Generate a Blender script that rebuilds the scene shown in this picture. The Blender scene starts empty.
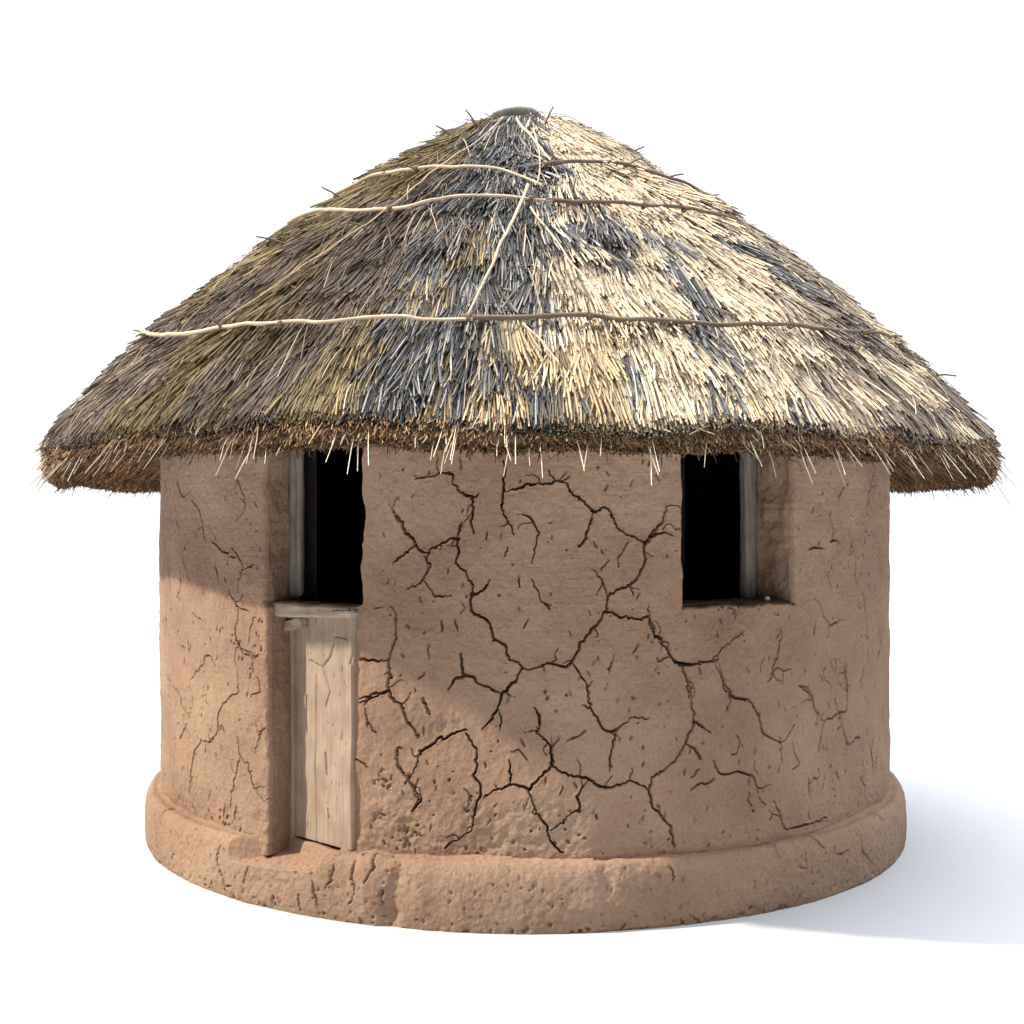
import bpy, bmesh, math, random
import numpy as np
from mathutils import Vector

random.seed(7)
rng = np.random.default_rng(11)
C = bpy.context.scene.collection
scene = bpy.context.scene
R_ = math.radians

# ------------------------------------------------------------------ camera
CAMX, CAMY, CAMZ, FPX, HOR = -0.07, -7.0, 1.645, 1210.0, 528.0
cd = bpy.data.cameras.new('camera')
cam = bpy.data.objects.new('camera', cd)
C.objects.link(cam)
cam.location = (CAMX, CAMY, CAMZ)
cam.rotation_euler = (R_(90), 0, 0)
cd.sensor_width = 36.0
cd.lens = 36.0 * FPX / 1024.0
cd.shift_y = (HOR - 512.0) / 1024.0
cd.clip_end = 2000
scene.camera = cam

# ------------------------------------------------------------------ world and key light
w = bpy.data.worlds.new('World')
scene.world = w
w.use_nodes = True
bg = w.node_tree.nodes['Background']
# bright white surround behind the hut; dimmed at sides and front to deepen shade
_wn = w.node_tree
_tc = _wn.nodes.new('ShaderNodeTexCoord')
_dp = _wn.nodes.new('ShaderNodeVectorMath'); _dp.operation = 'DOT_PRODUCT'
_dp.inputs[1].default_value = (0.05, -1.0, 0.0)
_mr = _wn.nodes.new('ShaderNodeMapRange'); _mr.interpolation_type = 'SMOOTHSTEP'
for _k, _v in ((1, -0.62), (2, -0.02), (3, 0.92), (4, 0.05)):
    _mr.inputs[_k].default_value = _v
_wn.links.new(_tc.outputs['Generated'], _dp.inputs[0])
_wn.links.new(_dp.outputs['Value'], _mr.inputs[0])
# and an added overhead glow, out of view, fills the cast shadow
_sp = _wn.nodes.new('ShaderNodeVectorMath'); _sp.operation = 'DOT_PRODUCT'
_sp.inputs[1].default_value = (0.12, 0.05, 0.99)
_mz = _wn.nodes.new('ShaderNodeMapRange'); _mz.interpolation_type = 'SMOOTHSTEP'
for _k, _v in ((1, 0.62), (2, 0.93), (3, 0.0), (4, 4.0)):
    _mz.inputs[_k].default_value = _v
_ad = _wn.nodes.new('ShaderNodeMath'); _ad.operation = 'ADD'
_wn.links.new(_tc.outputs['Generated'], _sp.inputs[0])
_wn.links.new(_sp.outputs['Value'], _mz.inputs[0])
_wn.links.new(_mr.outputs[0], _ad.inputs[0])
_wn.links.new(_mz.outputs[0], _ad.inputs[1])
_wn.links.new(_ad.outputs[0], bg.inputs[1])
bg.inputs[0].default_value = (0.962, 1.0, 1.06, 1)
sd = bpy.data.lights.new('sun', 'SUN')
sd.energy = 5.0
sd.angle = R_(1.6)
sd.color = (1.0, 0.91, 0.77)
sun = bpy.data.objects.new('sun', sd)
C.objects.link(sun)
SUN_AZ, SUN_EL = 9.0, 43.0       # degrees in front of due left, elevation
sdir = Vector((-math.cos(R_(SUN_AZ)) * math.cos(R_(SUN_EL)), -math.sin(R_(SUN_AZ)) * math.cos(R_(SUN_EL)), math.sin(R_(SUN_EL))))
sun.rotation_euler = sdir.to_track_quat('Z', 'Y').to_euler()
sun.location = sdir * 20
scene.view_settings.view_transform = 'Standard'
scene.view_settings.look = 'None'
scene.view_settings.exposure = 0.48
scene.view_settings.gamma = 1.0
scene.view_settings.use_curve_mapping = False
scene.render.engine = 'CYCLES'

# ------------------------------------------------------------------ dimensions
RW = 2.017      # wall radius
RP = 2.097      # plinth radius
ZJ = 0.30       # where the wall meets the plinth

# ------------------------------------------------------------------ noise helpers
_lat = rng.random((64, 64, 64)).astype(np.float32)

def vnoise(P, scale, seed=0):
    Q = np.asarray(P, dtype=np.float64) * scale + seed * 17.31
    I = np.floor(Q).astype(np.int64)
    F = Q - I
    F = F * F * (3 - 2 * F)
    I0 = I & 63
    I1 = (I + 1) & 63
    x0, y0, z0 = I0[..., 0], I0[..., 1], I0[..., 2]
    x1, y1, z1 = I1[..., 0], I1[..., 1], I1[..., 2]
    fx, fy, fz = F[..., 0], F[..., 1], F[..., 2]
    a = _lat[x0, y0, z0] * (1 - fx) + _lat[x1, y0, z0] * fx
    b = _lat[x0, y1, z0] * (1 - fx) + _lat[x1, y1, z0] * fx
    c = _lat[x0, y0, z1] * (1 - fx) + _lat[x1, y0, z1] * fx
    d = _lat[x0, y1, z1] * (1 - fx) + _lat[x1, y1, z1] * fx
    return ((a * (1 - fy) + b * fy) * (1 - fz) + (c * (1 - fy) + d * fy) * fz) * 2 - 1

def fbm(P, scale, octaves=3, seed=0):
    t = 0
    a = 1.0
    for k in range(octaves):
        t = t + a * vnoise(P, scale * 2 ** k, seed + k * 3)
        a *= 0.5
    return t

def sstep(a, b, x):
    t = np.clip((x - a) / (b - a), 0, 1)
    return t * t * (3 - 2 * t)

def hit_cyl(px, py, R):
    """bearing (from the front, +right) and height of a traced surface point on a cylinder"""
    dx = (px - 512.0) / FPX
    dz = (HOR - py) / FPX
    a = dx * dx + 1
    b = 2 * (CAMX * dx + CAMY)
    c = CAMX ** 2 + CAMY ** 2 - R * R
    disc = max(b * b - 4 * a * c, 0)
    t = (-b - math.sqrt(disc)) / (2 * a)
    x, y, z = CAMX + t * dx, CAMY + t, CAMZ + t * dz
    return math.atan2(x, -y), z

# ------------------------------------------------------------------ mesh helpers
def mesh_from(name, V, F, mats, parent=None, smooth=True, matidx=None, colors=None, loc=None):
    me = bpy.data.meshes.new(name)
    V = np.asarray(V, dtype=np.float32)
    F = np.asarray(F, dtype=np.int32)
    n = F.shape[1]
    me.vertices.add(len(V))
    me.vertices.foreach_set('co', V.ravel())
    me.loops.add(F.size)
    me.loops.foreach_set('vertex_index', F.ravel())
    me.polygons.add(len(F))
    me.polygons.foreach_set('loop_start', np.arange(0, F.size, n, dtype=np.int32))
    me.polygons.foreach_set('loop_total', np.full(len(F), n, dtype=np.int32))
    if matidx is not None:
        me.polygons.foreach_set('material_index', np.asarray(matidx, dtype=np.int32))
    me.polygons.foreach_set('use_smooth', np.full(len(F), smooth))
    for m in (mats if isinstance(mats, list) else [mats]):
        me.materials.append(m)
    if colors is not None:
        ca = me.color_attributes.new('straw_color', 'FLOAT_COLOR', 'POINT')
        cc = np.ones((len(V), 4), dtype=np.float32)
        cc[:, :3] = colors
        ca.data.foreach_set('color', cc.ravel())
    me.update()
    me.validate()
    o = bpy.data.objects.new(name, me)
    C.objects.link(o)
    if parent:
        o.parent = parent
    return o

def grid_faces(nr, nc, off=0, keep=None, flip=False):
    i = np.arange(nr - 1)[:, None] * nc + np.arange(nc - 1)[None, :] + off
    f = np.stack([i, i + 1, i + nc + 1, i + nc], -1)
    if keep is not None:
        f = f[keep]
    f = f.reshape(-1, 4)
    return f[:, ::-1] if flip else f

def tube(points, radii, sides=8, wob=0.0, seed=0):
    """closed tube along a polyline; returns V, F(quads)"""
    P = np.asarray(points, float)
    n = len(P)
    T = np.gradient(P, axis=0)
    T /= np.linalg.norm(T, axis=1)[:, None] + 1e-9
    up = np.array([0.3, 0.1, 1.0])
    A = np.cross(T, up)
    A /= np.linalg.norm(A, axis=1)[:, None] + 1e-9
    B = np.cross(T, A)
    a = np.linspace(0, 2 * math.pi, sides, endpoint=False)
    rr = np.asarray(radii, float)
    if rr.ndim == 0:
        rr = np.full(n, float(rr))
    V = P[:, None, :] + (np.cos(a)[None, :, None] * A[:, None, :] + np.sin(a)[None, :, None] * B[:, None, :]) * rr[:, None, None]
    if wob:
        nz = vnoise(V, 40, seed)
        V = V + (V - P[:, None, :]) * (nz * wob)[..., None]
    V = V.reshape(-1, 3)
    F = []
    for i in range(n - 1):
        for j in range(sides):
            k = (j + 1) % sides
            F.append((i * sides + j, i * sides + k, (i + 1) * sides + k, (i + 1) * sides + j))
    c0 = len(V)
    V = np.vstack([V, P[0], P[-1]])
    for j in range(0, sides, 2):
        F.append((c0, (j + 2) % sides, j + 1, j))
        b = (n - 1) * sides
        F.append((c0 + 1, b + j, b + j + 1, b + (j + 2) % sides))
    return V, np.array(F)

def resample(P, step):
    P = np.asarray(P, float)
    d = np.linalg.norm(np.diff(P, axis=0), axis=1)
    s = np.concatenate([[0], np.cumsum(d)])
    n = max(2, int(s[-1] / step) + 1)
    q = np.linspace(0, s[-1], n)
    return np.stack([np.interp(q, s, P[:, k]) for k in range(P.shape[1])], 1)

def smooth_line(P, step, it=2):
    P = np.asarray(P, float)
    for _ in range(it):                 # Chaikin
        Q = [P[0]]
        for a, b in zip(P[:-1], P[1:]):
            Q += [a * .75 + b * .25, a * .25 + b * .75]
        Q.append(P[-1])
        P = np.array(Q)
    return resample(P, step)

def join(parts):
    V, F, o = [], [], 0
    for v, f in parts:
        V.append(v)
        F.append(np.asarray(f) + o)
        o += len(v)
    return np.vstack(V), np.vstack(F)

def slab(origin, ex, ey, ez, nx, ny, nz, amp=0.003, seed=0, rnd=0.004):
    """box spanned by three edge vectors, surfaces gridded and roughened (V, F)"""
    origin, ex, ey, ez = [np.array(a, float) for a in (origin, ex, ey, ez)]
    bm = bmesh.new()
    def face(o, a, b, na, nb, flip):
        vs = [[bm.verts.new(tuple(o + a * i / na + b * j / nb)) for j in range(nb + 1)] for i in range(na + 1)]
        for i in range(na):
            for j in range(nb):
                q = [vs[i][j], vs[i + 1][j], vs[i + 1][j + 1], vs[i][j + 1]]
                bm.faces.new(q[::-1] if flip else q)
    z = origin
    face(z, ex, ey, nx, ny, True); face(z + ez, ex, ey, nx, ny, False)
    face(z, ex, ez, nx, nz, False); face(z + ey, ex, ez, nx, nz, True)
    face(z, ey, ez, ny, nz, True); face(z + ex, ey, ez, ny, nz, False)
    bmesh.ops.remove_doubles(bm, verts=bm.verts, dist=1e-5)
    lx, ly, lz = [np.linalg.norm(a) for a in (ex, ey, ez)]
    ux, uy, uz = ex / lx, ey / ly, ez / lz
    V = np.array([v.co for v in bm.verts])
    bm.verts.index_update()
    F = np.array([[v.index for v in f.verts] for f in bm.faces])
    bm.free()
    L = np.stack([(V - origin) @ ux, (V - origin) @ uy, (V - origin) @ uz], 1)
    dims = np.array([lx, ly, lz])
    onb = [(L[:, k] < 1e-4) | (L[:, k] > dims[k] - 1e-4) for k in range(3)]
    cnt = onb[0].astype(int) + onb[1] + onb[2]
    for k, u in enumerate((ux, uy, uz)):
        s = np.where(L[:, k] < dims[k] / 2, 1.0, -1.0)
        V = V + (u[None] * (s * onb[k] * (cnt >= 2) * rnd)[:, None])
    V = V + np.stack([fbm(V, 18, 3, seed + q) for q in range(3)], 1) * amp
    return V, F

# ------------------------------------------------------------------ materials
def new_mat(name):
    m = bpy.data.materials.new(name)
    m.use_nodes = True
    nt = m.node_tree
    b = nt.nodes['Principled BSDF']
    b.inputs['Roughness'].default_value = 0.9
    try:
        b.inputs['Specular IOR Level'].default_value = 0.25
    except Exception:
        pass
    return m, nt, b

def nd(nt, t, **kw):
    n = nt.nodes.new(t)
    for k, v in kw.items():
        if k.startswith('i_'):
            n.inputs[k[2:].replace('_', ' ')].default_value = v
        else:
            setattr(n, k, v)
    return n

def ramp(nt, stops):
    r = nt.nodes.new('ShaderNodeValToRGB')
    el = r.color_ramp.elements
    while len(el) < len(stops):
        el.new(0.5)
    for e, (p, c) in zip(el, stops):
        e.position = p
        e.color = (*c, 1) if len(c) == 3 else c
    return r

def tex_coord(nt, scale=(1, 1, 1)):
    tc = nt.nodes.new('ShaderNodeTexCoord')
    mp = nt.nodes.new('ShaderNodeMapping')
    mp.inputs['Scale'].default_value = scale
    nt.links.new(tc.outputs['Object'], mp.inputs['Vector'])
    return mp

def mud_material(name, c_dark, c_mid, c_light, bump=1.0, streak=(9, 9, 9)):
    m, nt, b = new_mat(name)
    L = nt.links.new
    v1 = tex_coord(nt)
    n1 = nd(nt, 'ShaderNodeTexNoise', i_Scale=1.7, i_Detail=7.0, i_Roughness=0.62)
    L(v1.outputs[0], n1.inputs['Vector'])
    r1 = ramp(nt, [(0.30, c_dark), (0.50, c_mid), (0.72, c_light)])
    L(n1.outputs['Fac'], r1.inputs[0])
    # grain specks: straw and grit kneaded into the mud
    n2 = nd(nt, 'ShaderNodeTexNoise', i_Scale=70.0, i_Detail=4.0, i_Roughness=0.7)
    L(v1.outputs[0], n2.inputs['Vector'])
    r2 = ramp(nt, [(0.30, (0.80, 0.78, 0.76)), (0.5, (1, 1, 1)), (0.72, (1.13, 1.12, 1.10))])
    L(n2.outputs['Fac'], r2.inputs[0])
    mx = nd(nt, 'ShaderNodeMix', data_type='RGBA', blend_type='MULTIPLY')
    mx.inputs['Factor'].default_value = 1.0
    L(r1.outputs[0], mx.inputs[6]); L(r2.outputs[0], mx.inputs[7])
    L(mx.outputs[2], b.inputs['Base Color'])
    # relief: grit, vertical wash streaks and horizontal smoothing marks
    n3 = nd(nt, 'ShaderNodeTexNoise', i_Scale=38.0, i_Detail=6.0, i_Roughness=0.66)
    L(v1.outputs[0], n3.inputs['Vector'])
    v4 = tex_coord(nt, (30, 30, 3.0))
    n4 = nd(nt, 'ShaderNodeTexNoise', i_Scale=1.6, i_Detail=4.0, i_Roughness=0.6)
    L(v4.outputs[0], n4.inputs['Vector'])
    v5 = tex_coord(nt, (2.2, 2.2, 55))
    n5 = nd(nt, 'ShaderNodeTexNoise', i_Scale=1.4, i_Detail=3.0, i_Roughness=0.55)
    L(v5.outputs[0], n5.inputs['Vector'])
    nm = nd(nt, 'ShaderNodeTexNoise', i_Scale=1.1, i_Detail=2.0)
    L(v1.outputs[0], nm.inputs['Vector'])
    rm = ramp(nt, [(0.42, (0, 0, 0)), (0.58, (1, 1, 1))])
    L(nm.outputs['Fac'], rm.inputs[0])
    mm = nd(nt, 'ShaderNodeMix', data_type='FLOAT')
    L(rm.outputs[0], mm.inputs[0]); L(n4.outputs['Fac'], mm.inputs[2]); L(n5.outputs['Fac'], mm.inputs[3])
    ad = nd(nt, 'ShaderNodeMath', operation='MULTIPLY_ADD')
    ad.inputs[1].default_value = 0.40
    L(mm.outputs[0], ad.inputs[0]); L(n3.outputs['Fac'], ad.inputs[2])
    bp = nd(nt, 'ShaderNodeBump', i_Strength=0.75 * bump, i_Distance=0.012)
    L(ad.outputs[0], bp.inputs['Height'])
    # sharp little pock marks
    vo = nd(nt, 'ShaderNodeTexVoronoi', i_Scale=26.0)
    L(v1.outputs[0], vo.inputs['Vector'])
    rv = ramp(nt, [(0.0, (0, 0, 0)), (0.10, (1, 1, 1))])
    L(vo.outputs['Distance'], rv.inputs[0])
    bp2 = nd(nt, 'ShaderNodeBump', i_Strength=0.35 * bump, i_Distance=0.008)
    L(rv.outputs[0], bp2.inputs['Height']); L(bp.outputs[0], bp2.inputs['Normal'])
    L(bp2.outputs[0], b.inputs['Normal'])
    b.inputs['Roughness'].default_value = 0.95
    return m

M_mud = mud_material('mud_plaster', (0.216, 0.130, 0.086), (0.280, 0.181, 0.119), (0.345, 0.235, 0.158))
M_plinth = mud_material('mud_plinth', (0.222, 0.135, 0.090), (0.280, 0.181, 0.120), (0.338, 0.229, 0.156))
M_inshade = mud_material('shade_dark_mud', (0.010, 0.008, 0.007), (0.014, 0.011, 0.009), (0.020, 0.016, 0.013))  # near-black colour stands in for the shade inside the hut

def wood_material(name, c_dark, c_mid, c_light, horizontal=False, bump=1.0):
    m, nt, b = new_mat(name)
    L = nt.links.new
    v = tex_coord(nt, (3, 3, 60) if horizontal else (42, 42, 1.6))
    n = nd(nt, 'ShaderNodeTexNoise', i_Scale=1.8, i_Detail=6.0, i_Roughness=0.65)
    n.inputs['Distortion'].default_value = 0.4
    L(v.outputs[0], n.inputs['Vector'])
    r = ramp(nt, [(0.28, c_dark), (0.5, c_mid), (0.72, c_light)])
    L(n.outputs['Fac'], r.inputs[0])
    v2 = tex_coord(nt)
    n2 = nd(nt, 'ShaderNodeTexNoise', i_Scale=9.0, i_Detail=4.0)
    L(v2.outputs[0], n2.inputs['Vector'])
    r2 = ramp(nt, [(0.3, (0.82, 0.80, 0.78)), (0.6, (1.05, 1.05, 1.05))])
    L(n2.outputs['Fac'], r2.inputs[0])
    mx = nd(nt, 'ShaderNodeMix', data_type='RGBA', blend_type='MULTIPLY')
    mx.inputs['Factor'].default_value = 1.0
    L(r.outputs[0], mx.inputs[6]); L(r2.outputs[0], mx.inputs[7])
    L(mx.outputs[2], b.inputs['Base Color'])
    bp = nd(nt, 'ShaderNodeBump', i_Strength=0.7 * bump, i_Distance=0.006)
    L(n.outputs['Fac'], bp.inputs['Height'])
    L(bp.outputs[0], b.inputs['Normal'])
    b.inputs['Roughness'].default_value = 0.85
    return m

M_door = wood_material('limed_door', (0.225, 0.158, 0.112), (0.298, 0.219, 0.160), (0.330, 0.250, 0.187), bump=0.6)
M_grey = wood_material('grey_wood', (0.10, 0.085, 0.07), (0.19, 0.165, 0.14), (0.28, 0.25, 0.21))
M_sill = wood_material('weathered_sill', (0.20, 0.15, 0.11), (0.33, 0.26, 0.20), (0.42, 0.34, 0.27), horizontal=True)
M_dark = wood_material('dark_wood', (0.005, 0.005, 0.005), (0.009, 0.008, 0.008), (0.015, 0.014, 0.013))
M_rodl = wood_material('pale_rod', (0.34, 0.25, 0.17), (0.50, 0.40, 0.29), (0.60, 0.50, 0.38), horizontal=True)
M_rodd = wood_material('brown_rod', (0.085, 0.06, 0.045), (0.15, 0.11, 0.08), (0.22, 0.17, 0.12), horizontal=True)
M_cap, _nt, _b = new_mat('grey_cap')
_v = tex_coord(_nt)
_n = nd(_nt, 'ShaderNodeTexNoise', i_Scale=16.0, i_Detail=6.0)
_r = ramp(_nt, [(0.3, (0.27, 0.265, 0.26)), (0.7, (0.42, 0.41, 0.40))])
_nt.links.new(_v.outputs[0], _n.inputs['Vector']); _nt.links.new(_n.outputs['Fac'], _r.inputs[0]); _nt.links.new(_r.outputs[0], _b.inputs['Base Color'])
_bp = nd(_nt, 'ShaderNodeBump', i_Strength=0.4, i_Distance=0.01)
_nt.links.new(_n.outputs['Fac'], _bp.inputs['Height']); _nt.links.new(_bp.outputs[0], _b.inputs['Normal'])

# thatch: every straw has a colour of its own, with a little mottling along it
M_straw, _nt, _b = new_mat('thatch_straw')
_a = nd(_nt, 'ShaderNodeAttribute', attribute_name='straw_color')
_v = tex_coord(_nt)
_n = nd(_nt, 'ShaderNodeTexNoise', i_Scale=55.0, i_Detail=3.0)
_r = ramp(_nt, [(0.3, (0.78, 0.76, 0.74)), (0.65, (1.08, 1.08, 1.08))])
_nt.links.new(_v.outputs[0], _n.inputs['Vector']); _nt.links.new(_n.outputs['Fac'], _r.inputs[0])
_mx = nd(_nt, 'ShaderNodeMix', data_type='RGBA', blend_type='MULTIPLY')
_mx.inputs['Factor'].default_value = 1.0
_nt.links.new(_a.outputs['Color'], _mx.inputs[6]); _nt.links.new(_r.outputs[0], _mx.inputs[7])
_nt.links.new(_mx.outputs[2], _b.inputs['Base Color'])
_b.inputs['Roughness'].default_value = 0.7

M_ground, _nt, _b = new_mat('white_ground')
_b.inputs['Base Color'].default_value = (0.475, 0.485, 0.505, 1)
_b.inputs['Roughness'].default_value = 0.9

# ------------------------------------------------------------------ ground
g = mesh_from('ground', [(-400, -400, 0), (400, -400, 0), (400, 400, 0), (-400, 400, 0)], [(0, 1, 2, 3)], M_ground, smooth=False)
g['kind'] = 'structure'
g['label'] = 'plain white ground under the hut'

hut = bpy.data.objects.new('mud_hut', None)
C.objects.link(hut)
hut['label'] = 'round cracked mud hut with a shaggy conical straw thatch roof on white ground'
hut['category'] = 'hut'

# ------------------------------------------------------------------ openings (bearings in radians, heights in metres)
DL, DR = R_(-35.2), R_(-20.4)         # door opening
DRL = R_(-24.0)                       # right edge of the opening below the sill
WL, WR = R_(18.7), R_(36.0)           # window opening
DZ = 1.315                            # sill height
WZ = 1.315
TOPZ = 2.16
DEPTH = 0.25

# ------------------------------------------------------------------ cracks, traced as (x, y) in four enlarged views
def zview(ox, oy, s):
    return lambda pts: [(ox + x / s, oy + y / s) for x, y in pts]
A = zview(360, 460, 2.559); B = zview(640, 420, 3.657); D = zview(130, 640, 3.413); E = zview(140, 420, 3.938); G = zview(600, 660, 2.415)
CR = []      # (polyline, half-width in metres)
def cr(f, w, *lines):
    for l in lines:
        CR.append((f(l), w))
cr(A, 4.3,
   [(365, 0), (372, 80), (362, 120), (380, 155), (392, 188)],
   [(372, 80), (410, 68), (460, 60), (520, 52), (540, 42)],
   [(480, 25), (490, 50), (525, 58), (550, 92), (598, 130), (632, 122), (665, 180), (705, 195), (730, 212)],
   [(598, 130), (580, 195), (560, 220)],
   [(820, 120), (785, 118), (768, 165), (730, 212), (725, 268), (695, 318), (632, 348), (632, 388), (585, 435), (565, 470), (545, 518), (520, 528), (483, 518), (455, 530), (415, 532)],
   [(632, 388), (660, 402), (710, 405), (740, 400), (752, 440), (780, 465), (795, 505), (825, 528), (868, 520)],
   [(825, 528), (840, 575), (856, 665), (832, 722), (805, 768), (748, 808), (740, 845), (750, 895), (790, 930), (804, 988)],
   [(545, 518), (580, 575), (590, 635), (618, 690), (655, 692), (700, 655), (738, 662)],
   [(655, 692), (640, 740), (640, 795)],
   [(415, 532), (398, 568), (360, 600), (345, 655), (312, 690)],
   [(415, 532), (385, 508), (372, 465), (345, 465), (330, 412), (282, 388), (280, 355), (290, 320), (250, 268), (255, 228), (245, 200), (205, 212), (175, 240), (170, 290), (155, 318), (120, 330)],
   [(282, 350), (318, 335), (330, 305)],
   [(360, 600), (320, 575), (262, 552), (255, 495)], [(262, 552), (225, 588)],
   [(175, 240), (142, 215), (100, 150), (75, 112), (48, 92)], [(142, 215), (85, 262)],
   [(20, 375), (55, 370), (88, 378), (95, 440), (70, 512), (72, 590), (100, 625), (112, 660), (148, 712)],
   [(70, 512), (0, 512)], [(72, 590), (0, 610)],
   [(270, 690), (225, 712), (190, 718), (150, 748), (145, 785), (115, 830)],
   [(270, 700), (300, 755), (295, 810), (312, 865), (295, 880), (290, 940), (220, 992)],
   [(312, 865), (385, 830), (430, 845), (470, 800), (495, 785), (490, 735), (455, 695), (430, 695)], [(455, 695), (460, 660), (446, 635)],
   [(430, 845), (455, 905), (490, 965), (520, 1005)], [(385, 830), (380, 770)],
   [(495, 785), (540, 808), (590, 815), (630, 845), (690, 822), (740, 843)],
   [(590, 815), (558, 850), (560, 905), (520, 920), (488, 950)],
   [(250, 75), (283, 98), (285, 150), (290, 190)], [(283, 98), (305, 88)], [(140, 48), (230, 28), (250, 75)],
   [(245, 200), (258, 160)], [(725, 212), (770, 180), (798, 192)])
cr(A, 2.6, [(405, 135), (450, 155), (455, 210), (440, 262)], [(437, 300), (458, 345), (485, 383)], [(595, 280), (625, 320), (632, 348)],
   [(405, 290), (410, 325)], [(378, 225), (370, 250)], [(650, 495), (635, 545)], [(700, 495), (715, 470)], [(528, 720), (575, 693)],
   [(95, 740), (98, 790), (155, 860), (130, 900)], [(155, 610), (178, 655)], [(240, 405), (250, 435)], [(175, 470), (178, 510)],
   [(690, 325), (700, 345)], [(840, 730), (868, 765)], [(735, 375), (740, 400)], [(165, 310), (200, 350), (235, 345)], [(355, 640), (358, 690)], [(570, 628), (590, 635)],
   [(208, 410), (210, 440)], [(430, 410), (420, 430)], [(845, 810), (868, 790)])
cr(B, 3.0, [(30, 715), (50, 780), (100, 815), (110, 865), (150, 900), (190, 900), (225, 880), (268, 885), (300, 830), (350, 790), (375, 765)],
   [(268, 885), (295, 930), (310, 990), (340, 1020), (395, 1018)], [(150, 900), (178, 975), (175, 1015)], [(110, 865), (65, 888)],
   [(520, 770), (500, 855), (470, 940)], [(645, 640), (675, 700), (705, 750), (745, 728)], [(585, 970), (620, 985), (625, 1020)],
   [(860, 180), (840, 250), (835, 330)], [(770, 400), (790, 500), (795, 600)], [(815, 630), (830, 730)], [(750, 890), (760, 1015)],
   [(650, 735), (640, 790)], [(720, 870), (722, 905)], [(875, 430), (880, 500)], [(870, 700), (880, 780)], [(485, 910), (465, 955)], [(515, 910), (517, 960)])
cr(B, 4.0, [(618, 478), (640, 462), (682, 468)], [(705, 445), (720, 437), (738, 448)])
cr(G, 3.8, [(275, 0), (300, 50), (318, 90), (355, 95), (380, 130), (392, 180), (435, 200), (435, 240)], [(435, 200), (470, 155)],
   [(275, 240), (290, 278), (350, 268), (378, 295), (380, 325), (395, 348)], [(275, 285), (218, 315)], [(415, 340), (430, 370), (435, 405), (450, 410)],
   [(450, 410), (500, 395), (552, 380), (555, 365)], [(480, 62), (510, 85), (515, 115), (540, 148), (578, 130), (600, 120)], [(578, 130), (600, 205), (630, 190)],
   [(540, 148), (532, 215)], [(596, 5), (600, 60), (600, 120)], [(650, 200), (662, 275)], [(502, 285), (507, 330)], [(210, 205), (232, 218), (245, 242)], [(225, 145), (265, 175)], [(680, 110), (685, 160)],
   [(570, 270), (578, 285)], [(660, 180), (655, 215)])
cr(D, 3.6, [(365, 0), (385, 30), (415, 55), (445, 50)], [(368, 110), (370, 180), (330, 200), (295, 240), (298, 295), (270, 358), (240, 340), (215, 385), (210, 445), (205, 530)],
   [(212, 555), (222, 590)], [(290, 90), (268, 48), (240, 95), (210, 135)], [(135, 130), (175, 180), (180, 225), (205, 268)], [(195, 288), (175, 338)],
   [(365, 330), (375, 405), (400, 412), (410, 465), (450, 550), (470, 540)], [(375, 405), (355, 470), (340, 570)], [(465, 300), (445, 310), (440, 350), (425, 390)],
   [(320, 562), (315, 610)], [(362, 565), (355, 610)], [(200, 0), (203, 40)], [(165, 530), (170, 545)],
   [(780, 215), (830, 195), (880, 175)], [(905, 375), (915, 430), (935, 460)], [(950, 480), (992, 540), (960, 585)], [(745, 405), (780, 410), (815, 435)], [(995, 195), (1018, 255)], [(805, 235), (812, 300)],
   [(910, 370), (925, 370)])
cr(E, 3.2, [(148, 245), (172, 300), (205, 285)], [(212, 315), (245, 370), (262, 480)], [(285, 475), (340, 525), (368, 510), (405, 550), (412, 585), (395, 630), (385, 680)], [(412, 585), (450, 568)],
   [(352, 665), (385, 745), (430, 752)], [(385, 745), (378, 850), (395, 900), (440, 930), (472, 925)], [(300, 560), (312, 635)], [(170, 590), (175, 640), (152, 705)], [(105, 545), (107, 600)],
   [(935, 295), (985, 335), (1020, 400)], [(875, 330), (925, 320)], [(210, 760), (245, 782)], [(152, 385), (162, 420)], [(880, 195), (935, 198)], [(885, 715), (930, 745), (965, 720)], [(190, 485), (182, 520)])
DOORCR = [D([(615, 70), (655, 95), (668, 130), (682, 175), (668, 225)]), D([(655, 95), (685, 55), (695, 0)]), E([(760, 855), (755, 905), (735, 955)]), E([(765, 853), (810, 862)]),
          D([(603, 190), (600, 260), (605, 320)]), D([(668, 385), (672, 460)]), D([(582, 400), (582, 450)]), D([(675, 580), (680, 610)]), E([(838, 880), (828, 960)])]
CRP = []      # cracks on the plinth
def crp(f, w, *lines):
    for l in lines:
        CRP.append((f(l), w))
crp(D, 4.0, [(305, 700), (298, 745), (312, 800), (322, 850)], [(322, 845), (345, 838)], [(405, 775), (390, 830)], [(625, 825), (630, 880), (648, 935)], [(575, 865), (580, 925)], [(485, 900), (490, 870), (495, 905)],
    [(695, 765), (698, 800), (668, 850)], [(765, 760), (760, 815), (775, 855), (750, 900)], [(820, 725), (838, 765), (808, 825)], [(150, 730), (140, 750)], [(90, 610), (105, 580), (130, 560)], [(850, 870), (870, 850), (860, 905)])
crp(G, 3.0, [(680, 370), (690, 395)], [(515, 420), (545, 455)], [(630, 415), (632, 470), (655, 488)], [(495, 475), (500, 490)], [(280, 555), (285, 575)], [(370, 530), (372, 548)], [(725, 400), (728, 430)], [(215, 615), (245, 638)], [(470, 590), (485, 560)], [(432, 440), (436, 480)], [(568, 470), (600, 462)],
    [(170, 500), (178, 535)], [(60, 635), (52, 655)], [(480, 500), (500, 505)])

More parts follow.
